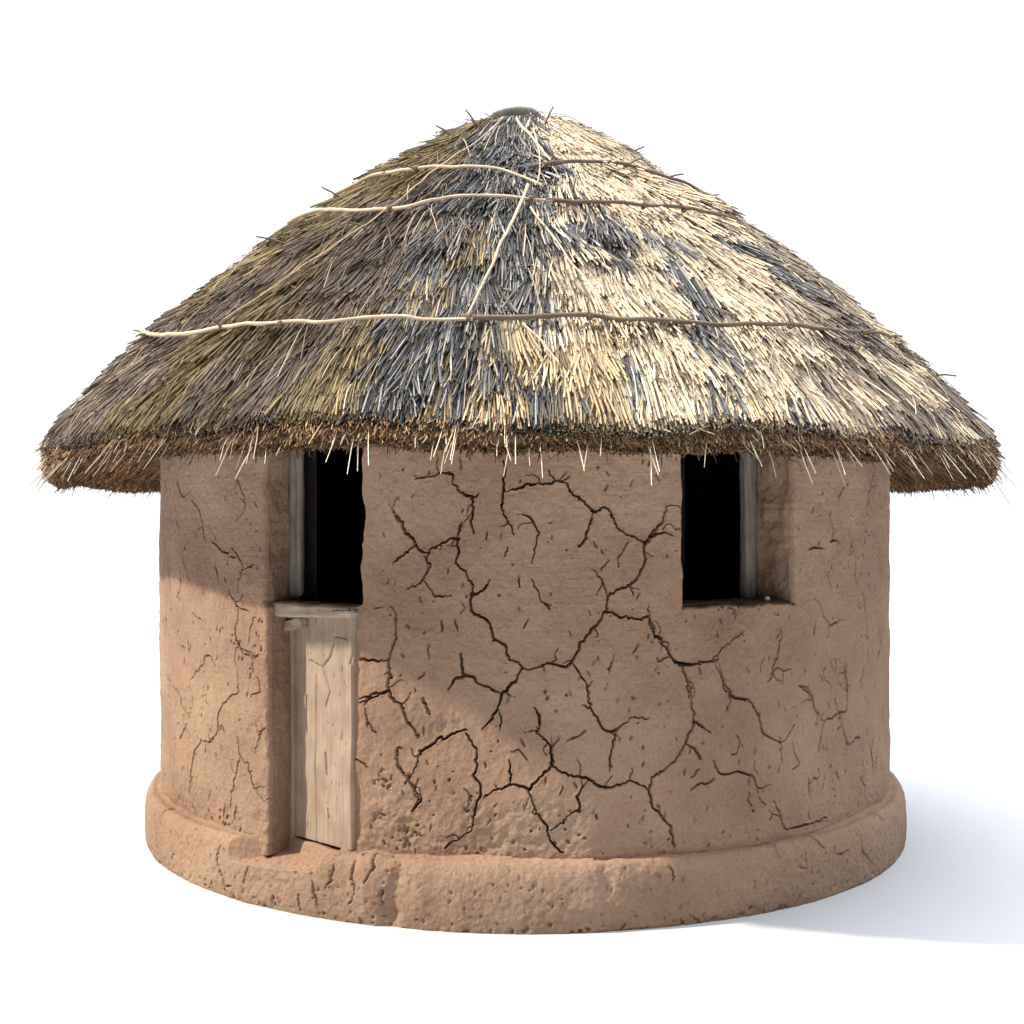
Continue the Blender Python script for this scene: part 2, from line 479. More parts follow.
def to_surface(lines, R, jit=0.0016, scale=1.0, seed=3, hair=True):
    out = []
    r2 = np.random.default_rng(seed)
    for pts, wd in lines:
        Q = np.array([hit_cyl(x, y, R) for x, y in pts])
        Q[:, 0] *= R
        Q = resample(Q, 0.030)
        Q[1:-1] += r2.normal(0, 1, Q[1:-1].shape) * 0.0048
        Q = resample(Q, 0.009)
        Q += r2.normal(0, 1, Q.shape) * 0.0025
        n = len(Q)
        t = np.linspace(0, 1, n)
        prof = 0.60 + 0.45 * np.sin(np.pi * t) + np.interp(t, np.linspace(0, 1, 7), r2.normal(0, 0.22, 7)) + r2.normal(0, 0.12, n)
        wv = wd * 0.00080 * scale * np.clip(prof, 0.38, 1.3)
        out.append((Q, wv))
        # hairlines that leave the main crack
        if n > 14 and hair:
            for _ in range(int(n * .035 + r2.random())):
                k = r2.integers(3, n - 3)
                a0 = math.atan2(*(Q[k + 1] - Q[k])[::-1]) + r2.choice([-1, 1]) * r2.uniform(.6, 1.5)
                m = r2.integers(3, 11)
                h_ = [Q[k]]
                for j in range(m):
                    a0 += r2.normal(0, .45)
                    h_.append(h_[-1] + np.array([math.cos(a0), math.sin(a0)]) * .009)
                out.append((np.array(h_), np.linspace(.0019, .0009, m + 1)))
    return out

def crack_depth(S, Z, lines, ds, dz, s0, z0, depthk=12.0):
    """S, Z: regular-ish grids (rows = z, cols = s, monotone). Adds grooves; returns the depth field"""
    dep = np.zeros_like(S)
    lip = np.zeros_like(S)
    scol = S[S.shape[0] // 2]
    zrow = Z[:, S.shape[1] // 2]
    for Q, wv in lines:
        for k in range(len(Q) - 1):
            p, q, ww = Q[k], Q[k + 1], 0.5 * (wv[k] + wv[k + 1])
            m = ww * 3 + 0.035
            c0, c1 = np.searchsorted(scol, [min(p[0], q[0]) - m, max(p[0], q[0]) + m])
            r0, r1 = np.searchsorted(zrow, [min(p[1], q[1]) - ww * 3, max(p[1], q[1]) + ww * 3])
            if c1 <= c0 or r1 <= r0:
                continue
            ss = S[r0:r1, c0:c1]; zz = Z[r0:r1, c0:c1]
            d = q - p
            L2 = d @ d + 1e-12
            t = np.clip(((ss - p[0]) * d[0] + (zz - p[1]) * d[1]) / L2, 0, 1)
            dist = np.hypot(ss - p[0] - t * d[0], zz - p[1] - t * d[1])
            v = (0.010 + ww * depthk) * min(1, ww / 0.0016) * np.exp(-(dist / (ww * 1.0)) ** 3)
            lip[r0:r1, c0:c1] = np.maximum(lip[r0:r1, c0:c1], 0.0016 * np.exp(-((dist - 2.3 * ww) / (ww * 0.9)) ** 2))
            dep[r0:r1, c0:c1] = np.maximum(dep[r0:r1, c0:c1], v)
    return dep - lip * (dep < 0.002)

# ------------------------------------------------------------------ wall
def nonuniform(a, b, step_mid, grow):
    """column positions from 0 outwards, finer in the middle"""
    xs = [0.0]
    while xs[-1] < b:
        xs.append(xs[-1] + step_mid * (1 + grow * max(0, xs[-1] - 1.7)))
    xs = np.array(xs)
    ys = [0.0]
    while ys[-1] > a:
        ys.append(ys[-1] - step_mid * (1 + grow * max(0, -ys[-1] - 1.7)))
    return np.concatenate([np.array(ys)[::-1][:-1], xs])

ST = 0.0028
scols = nonuniform(-2.62, 2.62, ST, 0.9)
back = np.linspace(scols[-1], 2 * math.pi * RW + scols[0], 140)[1:-1]
scols = np.concatenate([scols, back])
scols = np.append(scols, scols[0] + 2 * math.pi * RW)     # closes the ring
def snap(val):
    i = int(np.argmin(np.abs(scols - val)))
    scols[i] = val
    return i
iDL, iDR, iWL, iWR = [snap(a * RW) for a in (DL, DR, WL, WR)]
zrows = np.concatenate([np.arange(0.20, 2.0, ST), np.linspace(2.0, 2.38, 34)])
def snapz(val):
    i = int(np.argmin(np.abs(zrows - val)))
    zrows[i] = val
    return i
jD0 = 0
jSill = snapz(WZ)
jTop = snapz(TOPZ)
nr, nc = len(zrows), len(scols)
S, Z = np.meshgrid(scols, zrows)
S = S.copy(); Z = Z.copy()
# the lower door edge stands a little further left than the edge above the sill
low = 1 - sstep(DZ - 0.03, DZ + 0.01, Z)
s_dr, s_drl = DR * RW, DRL * RW
win = np.clip(1 - np.abs(S - s_dr) / 0.22, 0, 1)
S = S + (s_drl - s_dr) * low * win
# and the left jamb was built out with extra mud below it
S = S + 0.026 * low * np.clip(1 - np.abs(S - DL * RW) / 0.16, 0, 1)
# ragged edges of the openings
zz3 = np.stack([np.zeros_like(Z[:, 0]), np.zeros_like(Z[:, 0]), Z[:, 0]], 1)
for col, amp, sd_ in ((iDL, 0.007, 1), (iDR, 0.011, 2), (iWL, 0.006, 3), (iWR, 0.009, 4)):
    e = fbm(zz3 + np.array([sd_ * 3.3, 1.7, 0]), 9, 4, sd_) * amp
    e = np.where((zrows > 0.25), e, 0)
    wcol = np.exp(-((scols - scols[col]) / 0.05) ** 2)
    S = S + e[:, None] * wcol[None, :]
sx3 = np.stack([scols, np.zeros_like(scols), np.zeros_like(scols)], 1)
e = fbm(sx3, 11, 4, 9) * 0.008
S_in_win = sstep(WL * RW - 0.03, WL * RW, scols) * (1 - sstep(WR * RW, WR * RW + 0.03, scols))
Z = Z + (e * S_in_win)[None, :] * np.exp(-((Z - WZ) / 0.04) ** 2)

TH = S / RW
P3 = np.stack([RW * np.sin(TH), -RW * np.cos(TH), Z], -1)
disp = 0.013 * fbm(P3, 1.6, 3, 21) + 0.0045 * fbm(P3, 8, 3, 22) + 0.0016 * fbm(P3, 42, 3, 23)
# blocky hand-modelled relief where plaster has come away near the base
def blob(px, py, rx, ry):
    t, z = hit_cyl(px, py, RW)
    return np.exp(-(((S - t * RW) / rx) ** 2 + ((Z - z) / ry) ** 2))
rough = blob(395, 815, 0.14, 0.09) + blob(500, 820, 0.28, 0.07) + 0.8 * blob(268, 720, 0.025, 0.5) + 0.6 * blob(215, 845, 0.3, .04) + 0.7 * blob(560, 730, .12, .1) + .5 * blob(430, 720, .2, .1) + .6 * np.exp(-((Z - 0.33) / 0.05) ** 2)
rn = fbm(P3, 30, 3, 31)
disp += rough * (0.006 * rn - 0.010 * np.clip(fbm(P3, 22, 2, 35) - 0.25, 0, 1))
# crumbled pits
pits = [(t_, z_, a_, b_, d_) for t_, z_, a_, b_, d_ in []]
r2 = np.random.default_rng(5)
for k in range(560):
    s_ = r2.uniform(-2.5, 2.5); z_ = r2.uniform(0.3, 1.95)
    a_ = r2.uniform(0.003, 0.006); b_ = a_ * r2.uniform(0.8, 3.8) if r2.random() < .75 else a_ * .6
    pits.append((s_, z_, a_, b_, r2.uniform(0.008, 0.017)))
for (px, py, n_, sp) in ((372, 812, 26, .045), (405, 838, 22, .05), (228, 828, 14, .05), (440, 800, 14, .1), (380, 780, 16, .07), (690, 840, 16, .25), (735, 612, 20, .13), (520, 842, 26, .2), (250, 640, 10, .1), (595, 690, 12, .2)):
    t_, zc = hit_cyl(px, py, RW)
    for k in range(n_):
        pits.append((t_ * RW + r2.normal(0, sp), zc + r2.normal(0, sp * .5), r2.uniform(.003, .009), r2.uniform(.004, .013), r2.uniform(.006, .018)))
pit = np.zeros_like(disp)
for (s_, z_, a_, b_, d_) in pits:
    c0, c1 = np.searchsorted(scols, [s_ - 3 * a_ - .04, s_ + 3 * a_ + .04])
    r0, r1 = np.searchsorted(zrows, [z_ - 3 * b_, z_ + 3 * b_])
    if c1 <= c0 or r1 <= r0: continue
    tilt = (s_ * 37 % 1 - .5) * 1.2
    dz_ = Z[r0:r1, c0:c1] - z_
    q = ((S[r0:r1, c0:c1] - s_ - tilt * dz_) / a_) ** 2 + (dz_ / b_) ** 2
    pit[r0:r1, c0:c1] = np.maximum(pit[r0:r1, c0:c1], d_ * np.exp(-q ** 3))
disp -= pit
lines = to_surface(CR, RW)
r5 = np.random.default_rng(77)
for k in range(120):
    s_ = r5.choice([-1, 1]) * r5.uniform(1.1, 2.5) if k < 80 else r5.uniform(-1, 2.5)
    p_ = np.array([s_, r5.uniform(.35, 1.95)])
    if DL * RW - .05 < p_[0] < DR * RW + .05: continue
    a0 = r5.normal(math.pi / 2, .5); q_ = [p_]
    for j in range(r5.integers(2, 16)):
        a0 += r5.normal(0, .5) + (math.pi / 2 - a0) * .15
        q_.append(q_[-1] + np.array([math.cos(a0), math.sin(a0)]) * .010)
    lines.append((np.array(q_), np.full(len(q_), r5.uniform(.0011, .0024))))
disp -= crack_depth(S, Z, lines, ST, ST, 0, 0)
# rounded arrises at the openings
def arris(dd, r):
    q = np.clip(r - dd, 0, r)
    return r - np.sqrt(np.maximum(r * r - q * q, 0))
inz = (Z < TOPZ + 0.02)
for (sL, sR, zb, r) in ((DL * RW, None, 0, 0.022), (None, DR * RW, 0, 0.016), (WL * RW, None, WZ, 0.012), (None, WR * RW, WZ, 0.024)):
    if sL is not None:
        dd = np.abs(S - (S[:, [iDL]] if zb == 0 else S[:, [iWL]]))
    else:
        dd = np.abs(S - (S[:, [iDR]] if zb == 0 else S[:, [iWR]]))
    zm = inz & (Z > zb - 0.012)
    disp -= np.where(zm, arris(dd, r), 0)
dz0 = np.abs(Z - Z[[jSill], :])
disp -= np.where((S > WL * RW - .01) & (S < WR * RW + .01), arris(dz0, 0.014), 0)
# broad chamfer on the right of the half door
edge = S[:, [iDR]]
ch = np.clip(1 - (S - edge) / 0.125, 0, 1) * (S >= edge - 0.001)
disp -= 0.030 * ch ** 1.15 * (1 - sstep(DZ - 0.07, DZ + 0.0, Z))
# the wall is hand built: it leans and swells a little
RR = RW + disp
X = RR * np.sin(TH); Y = -RR * np.cos(TH)
V = np.stack([X, Y, Z], -1)
V[:, -1] = V[:, 0]
keep = np.ones((nr - 1, nc - 1), bool)
keep[jD0:jTop, iDL:iDR] = False
keep[jSill:jTop, iWL:iWR] = False
parts_V = [V.reshape(-1, 3)]
parts_F = [grid_faces(nr, nc, 0, keep)]
off = nr * nc
def reveal(edge_pts, direction, depth, flip, seed, n=40, amp=0.006):
    """a strip running from an opening's edge into the wall"""
    global off
    E_ = np.asarray(edge_pts)
    t = np.linspace(0, 1, n) ** 1.15
    d = np.asarray(direction)
    W = E_[:, None, :] + d[None, None, :] * (t * depth)[None, :, None]
    nz = (fbm(W, 12, 4, seed) * amp + 0.002 * fbm(W, 60, 2, seed + 5)) * sstep(0, 0.12, t)[None, :]
    tang = np.gradient(E_, axis=0)
    tang /= np.linalg.norm(tang, axis=1)[:, None] + 1e-9
    nrm = np.cross(tang, d[None])
    W = W + nrm[:, None, :] * nz[..., None]
    parts_V.append(W.reshape(-1, 3))
    parts_F.append(grid_faces(len(E_), n, off, flip=flip))
    off += W.shape[0] * W.shape[1]
thd = 0.5 * (DL + DR); thw = 0.5 * (WL + WR)
din = lambda th: np.array([-math.sin(th), math.cos(th), 0.0])
# right edges are dense, thin them by 2
reveal(V[jD0:jTop + 1, iDL][::2], din(R_(-33)), 0.20, False, 41)
reveal(V[jD0:jTop + 1, iDR][::2], din(R_(-26)), DEPTH, True, 42)
reveal(V[jTop, iDL:iDR + 1], din(thd), DEPTH, True, 43)
reveal(V[jSill:jTop + 1, iWL][::2], din(thw), DEPTH, False, 44)
reveal(V[jSill:jTop + 1, iWR][::2], din(R_(34)), DEPTH, True, 45, amp=0.013)
reveal(V[jTop, iWL:iWR + 1], din(thw), DEPTH, True, 46)
reveal(V[jSill, iWL:iWR + 1], din(thw), DEPTH, False, 47, amp=0.008)
wall = mesh_from('wall', np.vstack(parts_V), np.vstack(parts_F), M_mud, hut)

# inside of the wall and the earth floor, shade painted in as near-black
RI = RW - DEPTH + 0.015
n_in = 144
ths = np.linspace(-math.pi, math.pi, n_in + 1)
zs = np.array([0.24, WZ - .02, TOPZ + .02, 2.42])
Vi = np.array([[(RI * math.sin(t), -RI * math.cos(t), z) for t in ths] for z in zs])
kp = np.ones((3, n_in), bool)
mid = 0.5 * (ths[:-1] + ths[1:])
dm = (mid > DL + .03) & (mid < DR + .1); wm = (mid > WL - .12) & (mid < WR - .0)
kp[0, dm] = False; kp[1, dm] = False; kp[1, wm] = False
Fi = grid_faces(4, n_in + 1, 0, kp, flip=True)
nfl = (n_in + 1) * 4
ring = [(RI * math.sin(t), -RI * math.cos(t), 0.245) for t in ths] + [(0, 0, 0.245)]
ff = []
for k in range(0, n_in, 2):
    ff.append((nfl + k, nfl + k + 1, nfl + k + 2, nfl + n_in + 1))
mesh_from('inner_lining', np.vstack([Vi.reshape(-1, 3), np.array(ring)]), np.vstack([Fi, np.array(ff)]), M_inshade, wall)

# ------------------------------------------------------------------ plinth
pscols = nonuniform(-2.75, 2.75, 0.0045, 0.9)
pb = np.linspace(pscols[-1], 2 * math.pi * RP + pscols[0], 120)[1:]
pscols = np.concatenate([pscols, pb])
prof = [(RP - 0.006, -0.01), (RP + 0.002, 0.02), (RP + 0.004, 0.12), (RP + 0.002, 0.195), (RP - 0.003, 0.232), (RP - 0.016, 0.262), (RP - 0.036, 0.279), (RW + 0.012, 0.273), (RW - 0.02, 0.292), (RW - 0.45, 0.30)]
prof = smooth_line(prof, 0.0048, 2)
npz = len(prof)
TS, _ = np.meshgrid(pscols, np.arange(npz))
PT = TS / RP
PR = np.repeat(prof[:, :1], len(pscols), 1); PZ = np.repeat(prof[:, 1:], len(pscols), 1)
# front door notch worn through the plinth: level floor, curved left cheek, sloping right cheek
th_deg = np.degrees(PT)
inn = np.clip((RP - PR) / (RP - RW + 0.14), 0, 1)
_px, _py = PR * np.sin(PT), -PR * np.cos(PT)
_dA, _dB = np.array([-1.075, -1.535]), np.array([-0.770, -1.868])
_dv = (_dB - _dA) / np.linalg.norm(_dB - _dA); _dn = np.array([_dv[1], -_dv[0]])      # outwards
if _dn[1] > 0: _dn = -_dn
_dd = (_px - _dA[0]) * _dn[0] + (_py - _dA[1]) * _dn[1]
floor = 0.164 + 0.048 * (1 - np.clip(_dd / 0.26, 0, 1)) + 0.046 * (1 - sstep(0.004, 0.022, _dd))
left_edge = -39.4 + np.minimum(10.5 * inn, 4.0)
right_edge = -25.6 + 4.4 * inn
wl = sstep(left_edge - 0.6, left_edge + 0.4, th_deg)
wr = 1 - sstep(right_edge - 0.5, right_edge + 0.9, th_deg)
nm = wl * wr
PZn = np.where(PZ > floor, PZ + (floor - PZ) * nm, PZ)
cut = PZ - PZn
PZ = PZn
# pull the freed lip inwards so the worn step has a soft nose
P3 = np.stack([PR * np.sin(PT), -PR * np.cos(PT), PZ], -1)
out = (np.arange(npz)[:, None] < np.searchsorted(-prof[:, 0], -(RW + 0.01)))
dsp = 0.008 * fbm(P3, 1.6, 2, 51) + 0.0035 * fbm(P3, 8, 3, 52) + 0.0022 * fbm(P3, 45, 3, 53)
def pblob(px, py, rx, ry):
    t, z = hit_cyl(px, py, RP)
    return np.exp(-(((TS - t * RP) / rx) ** 2 + ((PZ - z) / ry) ** 2))
dsp -= 0.030 * pblob(392, 915, 0.035, 0.055) + 0.018 * pblob(396, 885, 0.030, 0.06)
dsp += 0.020 * pblob(367, 885, 0.06, 0.11) + 0.012 * pblob(420, 890, .05, .1)
dsp -= 0.016 * pblob(607, 880, 0.035, 0.06) - 0.012 * pblob(590, 905, .06, .05)
dsp += (pblob(396, 880, .07, .08) + pblob(612, 875, .08, .05) + .4 * pblob(250, 880, .3, .06)) * 0.007 * fbm(P3, 34, 3, 55)
r3 = np.random.default_rng(9)
prow = PZ[:, 0]
for k in range(420):
    s_ = r3.uniform(-2.6, 2.6); j_ = r3.integers(2, npz - 95); d_ = r3.uniform(.004, .012); a_ = r3.uniform(.003, .006); b_ = a_ * r3.uniform(.7, 2.6)
    if r3.random() < .25:
        j_ = r3.integers(2, 12); d_ *= 1.4; a_ *= 1.5
    c0, c1 = np.searchsorted(pscols, [s_ - 3 * a_, s_ + 3 * a_]); r0, r1 = max(0, j_ - 8), j_ + 8
    q = ((TS[r0:r1, c0:c1] - s_) / a_) ** 2 + (((np.arange(r0, r1)[:, None] - j_) * 0.0048) / b_) ** 2
    dsp[r0:r1, c0:c1] -= d_ * np.exp(-q * q)
plines = to_surface(CRP, RP, seed=8)
vert = np.where(out, 1.0, 0.0)
pdep = np.zeros_like(dsp)
for Q, wv in plines:
    for k in range(len(Q) - 1):
        p, q, ww = Q[k], Q[k + 1], .5 * (wv[k] + wv[k + 1])
        c0, c1 = np.searchsorted(pscols, [min(p[0], q[0]) - 3 * ww, max(p[0], q[0]) + 3 * ww])
        if c1 <= c0: continue
        ss, zz = TS[:, c0:c1], PZ[:, c0:c1]
        d = q - p
        t = np.clip(((ss - p[0]) * d[0] + (zz - p[1]) * d[1]) / (d @ d + 1e-12), 0, 1)
        dist = np.hypot(ss - p[0] - t * d[0], zz - p[1] - t * d[1])
        pdep[:, c0:c1] = np.maximum(pdep[:, c0:c1], ww * 7.0 * np.exp(-(dist / ww) ** 3))
dsp -= pdep * vert
# push out sideways on the face, up and down on the top
nx = np.gradient(prof[:, 1]); nzv = -np.gradient(prof[:, 0])
ln = np.hypot(nx, nzv); nx, nzv = nx / ln, nzv / ln
nose = np.clip(cut / 0.06, 0, 1) * np.clip((PR - RW) / (RP - RW), 0, 1)
PR2 = PR + dsp * nx[:, None] - 0.004 * nose
PZ2 = PZ + dsp * nzv[:, None]
VP = np.stack([PR2 * np.sin(PT), -PR2 * np.cos(PT), PZ2], -1)
VP[:, -1] = VP[:, 0]
mesh_from('plinth', VP.reshape(-1, 3), grid_faces(npz, len(pscols)), M_plinth, hut)

# ------------------------------------------------------------------ half door with its post, sill and a scrap of timber
PA = np.array([-1.075, -1.535]); PB = np.array([-0.770, -1.868])
dv = PB - PA; LD = np.linalg.norm(dv); dv /= LD
dn = np.array([dv[1], -dv[0]])          # points outwards
if dn[1] > 0: dn = -dn
def at_door(a, o, z):
    p = PA + dv * a + dn * o
    return np.array([p[0], p[1], z])
na, nz_ = 130, 330
aa = np.linspace(0.045, LD + 0.03, na); zz = np.linspace(0.215, 1.285, nz_)
AA, ZZ = np.meshgrid(aa, zz)
Pd = np.stack([AA, np.zeros_like(AA), ZZ], -1)
dd = 0.004 * fbm(Pd, 5, 3, 61) + 0.0012 * fbm(Pd * np.array([1, 1, .12]), 70, 3, 62)
dd -= 0.010 * np.exp(-((AA - 0.215) / 0.0022) ** 2) * (fbm(Pd, 4, 2, 66) > 0.1)
def door_az(px, py):
    dx = (px - 512) / FPX
    # ray / door line
    M2 = np.array([[dx, -dv[0]], [1.0, -dv[1]]])
    t, a = np.linalg.solve(M2, np.array([PA[0] - CAMX, PA[1] - CAMY]))
    return a, CAMZ + t * (HOR - py) / FPX
r4 = np.random.default_rng(4)
for l in DOORCR:
    Q = resample(np.array([door_az(*p) for p in l]), .012)
    Q += r4.normal(0, .0018, Q.shape)
    for p, q in zip(Q[:-1], Q[1:]):
        d = q - p
        t = np.clip(((AA - p[0]) * d[0] + (ZZ - p[1]) * d[1]) / (d @ d + 1e-12), 0, 1)
        dist = np.hypot(AA - p[0] - t * d[0], ZZ - p[1] - t * d[1])
        dd = np.minimum(dd, -0.013 * np.exp(-(dist / .0032) ** 2) + dd * (dist > .006))
for k in range(46):
    a_, z_ = r4.uniform(.05, LD), r4.uniform(.26, 1.25)
    q = ((AA - a_) / .0025) ** 2 + ((ZZ - z_) / r4.uniform(.003, .014)) ** 2
    dd = dd - .007 * np.exp(-q * q)
ZZ = np.maximum(ZZ, 0.264 + 0.036 * AA)
base = PA[None, None, :] + dv * AA[..., None] + dn * dd[..., None]
VD = np.concatenate([base, ZZ[..., None]], -1)
back_ = VD.copy(); back_[..., :2] -= dn * 0.04
nD = na * nz_
FD = [grid_faces(nz_, na, 0), grid_faces(nz_, na, nD, flip=True)]
loop = list(range(na)) + [r * na + na - 1 for r in range(1, nz_)] + [(nz_ - 1) * na + c for c in range(na - 2, -1, -1)] + [r * na for r in range(nz_ - 2, 0, -1)]
lp = np.array(loop); lq = np.roll(lp, -1)
FD.append(np.stack([lp, lp + nD, lq + nD, lq], 1))
door = mesh_from('door', np.vstack([VD.reshape(-1, 3), back_.reshape(-1, 3)]), np.vstack(FD), M_door, hut)
door['label'] = 'pale cracked lower half door'
u3 = np.array([dv[0], dv[1], 0]); n3 = np.array([dn[0], dn[1], 0]); z3 = np.array([0, 0, 1.0])
# frame post: below the sill pale with mud, above it bare grey timber
v1, f1 = slab(at_door(-0.012, -0.045, 0.215), u3 * 0.052, n3 * 0.052, z3 * 1.07, 5, 4, 60, .0022, 71, .006)
p1 = mesh_from('door_jamb', v1, f1, M_door, door)
v1, f1 = slab(at_door(-0.018, -0.060, 1.335), u3 * 0.040, n3 * 0.058, z3 * 0.86, 5, 4, 50, .004, 73, .008)
v2, f2 = slab(at_door(0.026, -0.050, 1.335), u3 * 0.022, n3 * 0.035, z3 * 0.86, 5, 4, 50, .002, 75, .006)
V_, F_ = join([(v1, f1), (v2, f2)])
mesh_from('frame_post', V_, F_, M_grey, door)
# sill: tapering plank across the top of the half door
SA = np.array([-1.128, -1.607]); SB = np.array([-0.733, -1.895])
sv = SB - SA; LS = np.linalg.norm(sv); sv /= LS
sn = np.array([sv[1], -sv[0]])
if sn[1] > 0: sn = -sn
o3 = np.array([SA[0] - sn[0] * 0.13, SA[1] - sn[1] * 0.13, 1.252])
v1, f1 = slab(o3, np.array([sv[0], sv[1], 0.0]) * LS, np.array([sn[0], sn[1], 0]) * 0.150, z3 * 0.066, 60, 16, 8, .0035, 77, .006)
tt = ((v1[:, :2] - SA) @ sv) / LS
v1[:, 2] += np.where(v1[:, 2] < 1.29, 0.018 * tt ** 2, -0.006 * tt)
mesh_from('sill', v1, f1, M_sill, door)
v1, f1 = slab(at_door(-0.004, 0.002, 1.178), (u3 * 0.165 + z3 * 0.030), n3 * 0.040, z3 * 0.042 - u3 * .012, 36, 8, 9, .007, 79, .008)
mesh_from('timber_scrap', v1, f1, M_sill, door)

# ------------------------------------------------------------------ window: frame and shutter
nw = np.array([math.sin(R_(34)), -math.cos(R_(34)), 0.0]); tw = np.array([math.cos(R_(34)), math.sin(R_(34)), 0.0])
eR = V[jSill + 60, iWR]; base_r = np.array([eR[0], eR[1], 0]) - nw * 0.190
def wpt(a, o, z):
    return base_r + tw * a + nw * o + z3 * z
v1, f1 = slab(wpt(-0.072, -0.055, WZ - 0.01), tw * 0.074, nw * 0.055, z3 * 0.86, 6, 5, 60, .0035, 81, .007)
window = mesh_from('window', v1, f1, M_grey, hut)
window['label'] = 'grey timber post standing in the window opening'
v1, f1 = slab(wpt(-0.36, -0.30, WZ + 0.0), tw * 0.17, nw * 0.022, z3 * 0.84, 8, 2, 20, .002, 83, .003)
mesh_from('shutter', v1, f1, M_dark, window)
# weathered board bedded along the bottom of the window
lA = V[jSill, iWL] + din(thw) * 0.03; lB = V[jSill, iWR] + din(thw) * 0.02
lu = lB - lA; lu[2] = 0
v1, f1 = slab(np.array([lA[0], lA[1], WZ - 0.012]) , lu, din(thw) * 0.20, z3 * 0.020, 50, 14, 4, .004, 85, .004)
mesh_from('ledge', v1, f1, M_grey, window)
# pebble left on the window ledge
bm = bmesh.new()
bmesh.ops.create_icosphere(bm, subdivisions=3, radius=0.011)
for v in bm.verts:
    v.co = Vector((v.co.x * 1.15, v.co.y, v.co.z * .85)) * (1 + 0.12 * math.sin(v.co.x * 300 + v.co.z * 200))
me = bpy.data.meshes.new('pebble'); bm.to_mesh(me); bm.free()
for p in me.polygons: p.use_smooth = True
M_peb, _nt, _b = new_mat('pale_pebble')
_b.inputs['Base Color'].default_value = (0.75, 0.72, 0.66, 1)
me.materials.append(M_peb)
peb = bpy.data.objects.new('pebble', me); C.objects.link(peb)
th_p = R_(33.2); rp_ = RW - 0.075
peb.location = (rp_ * math.sin(th_p), -rp_ * math.cos(th_p), WZ + 0.017)
peb['label'] = 'tiny white pebble on the ledge of the right window'
peb['category'] = 'pebble'

# ------------------------------------------------------------------ roof
RCX = -0.028
UP = np.array([(0.001, 3.928), (0.30, 3.922), (0.46, 3.852), (0.84, 3.565), (1.20, 3.315), (1.52, 3.070), (1.81, 2.820), (2.08, 2.575), (2.33, 2.325), (2.49, 2.145), (2.548, 2.045)])
arc = np.concatenate([[0], np.cumsum(np.hypot(*np.diff(UP, axis=0).T))])
UM = arc[-1]
cc_ = np.polynomial
def prof_at(u):
    r = np.interp(u, arc, UP[:, 0]); z = np.interp(u, arc, UP[:, 1])
    ex = np.maximum(u - UM, 0)
    sl = (UP[-1] - UP[-2]) / np.linalg.norm(UP[-1] - UP[-2])
    return r + ex * sl[0], z + ex * sl[1]
def rim_noise(phi):
    q = np.stack([np.cos(phi) * 2.5, np.sin(phi) * 2.5, np.zeros_like(phi)], -1)
    return fbm(q, 1.9, 3, 91)
def roof_pt(u, phi, h):
    """phi: bearing from the front; h: height off the thatch bed"""
    r, z = prof_at(u)
    t = np.clip(u / UM, 0, 1.2)
    cphi = np.cos(phi)
    z = z - 0.050 * np.clip(cphi, 0, 1) ** 1.5 * t ** 3 + 0.026 * rim_noise(phi) * t ** 4 - 0.028 * sstep(R_(50), R_(85), np.abs(phi)) * t ** 5
    q = np.stack([np.sin(phi) * r, -cphi * r, z], -1)
    h = h + 0.018 * vnoise(q, 2.2, 95) * np.clip(t * 3, 0, 1)
    nrx, nrz = 0.665, 0.747
    r2_ = r + h * nrx
    return np.stack([r2_ * np.sin(phi) + RCX, -r2_ * cphi, z + h * nrz], -1)

def hit_roof(px, py):
    """where a traced point lies on the thatch: (distance down the slope, bearing)"""
    dx = (px - 512.0) / FPX; dz = (HOR - py) / FPX
    t = np.linspace(4.0, 9.0, 1500)
    x = CAMX + t * dx - RCX; y = CAMY + t; z = CAMZ + t * dz
    r = np.hypot(x, y)
    zr = np.interp(r, UP[:, 0], UP[:, 1], right=-9) + 0.03
    ins = (z < zr) & (r < UP[-1, 0] + .02)
    if ins.any():
        k = int(np.argmax(ins))
    else:
        gap = np.where(r < UP[-1, 0] + .1, z - zr, 9)
        k = int(np.argmin(gap))
    return float(np.interp(r[k], UP[:, 0], arc)), math.atan2(x[k], -y[k])

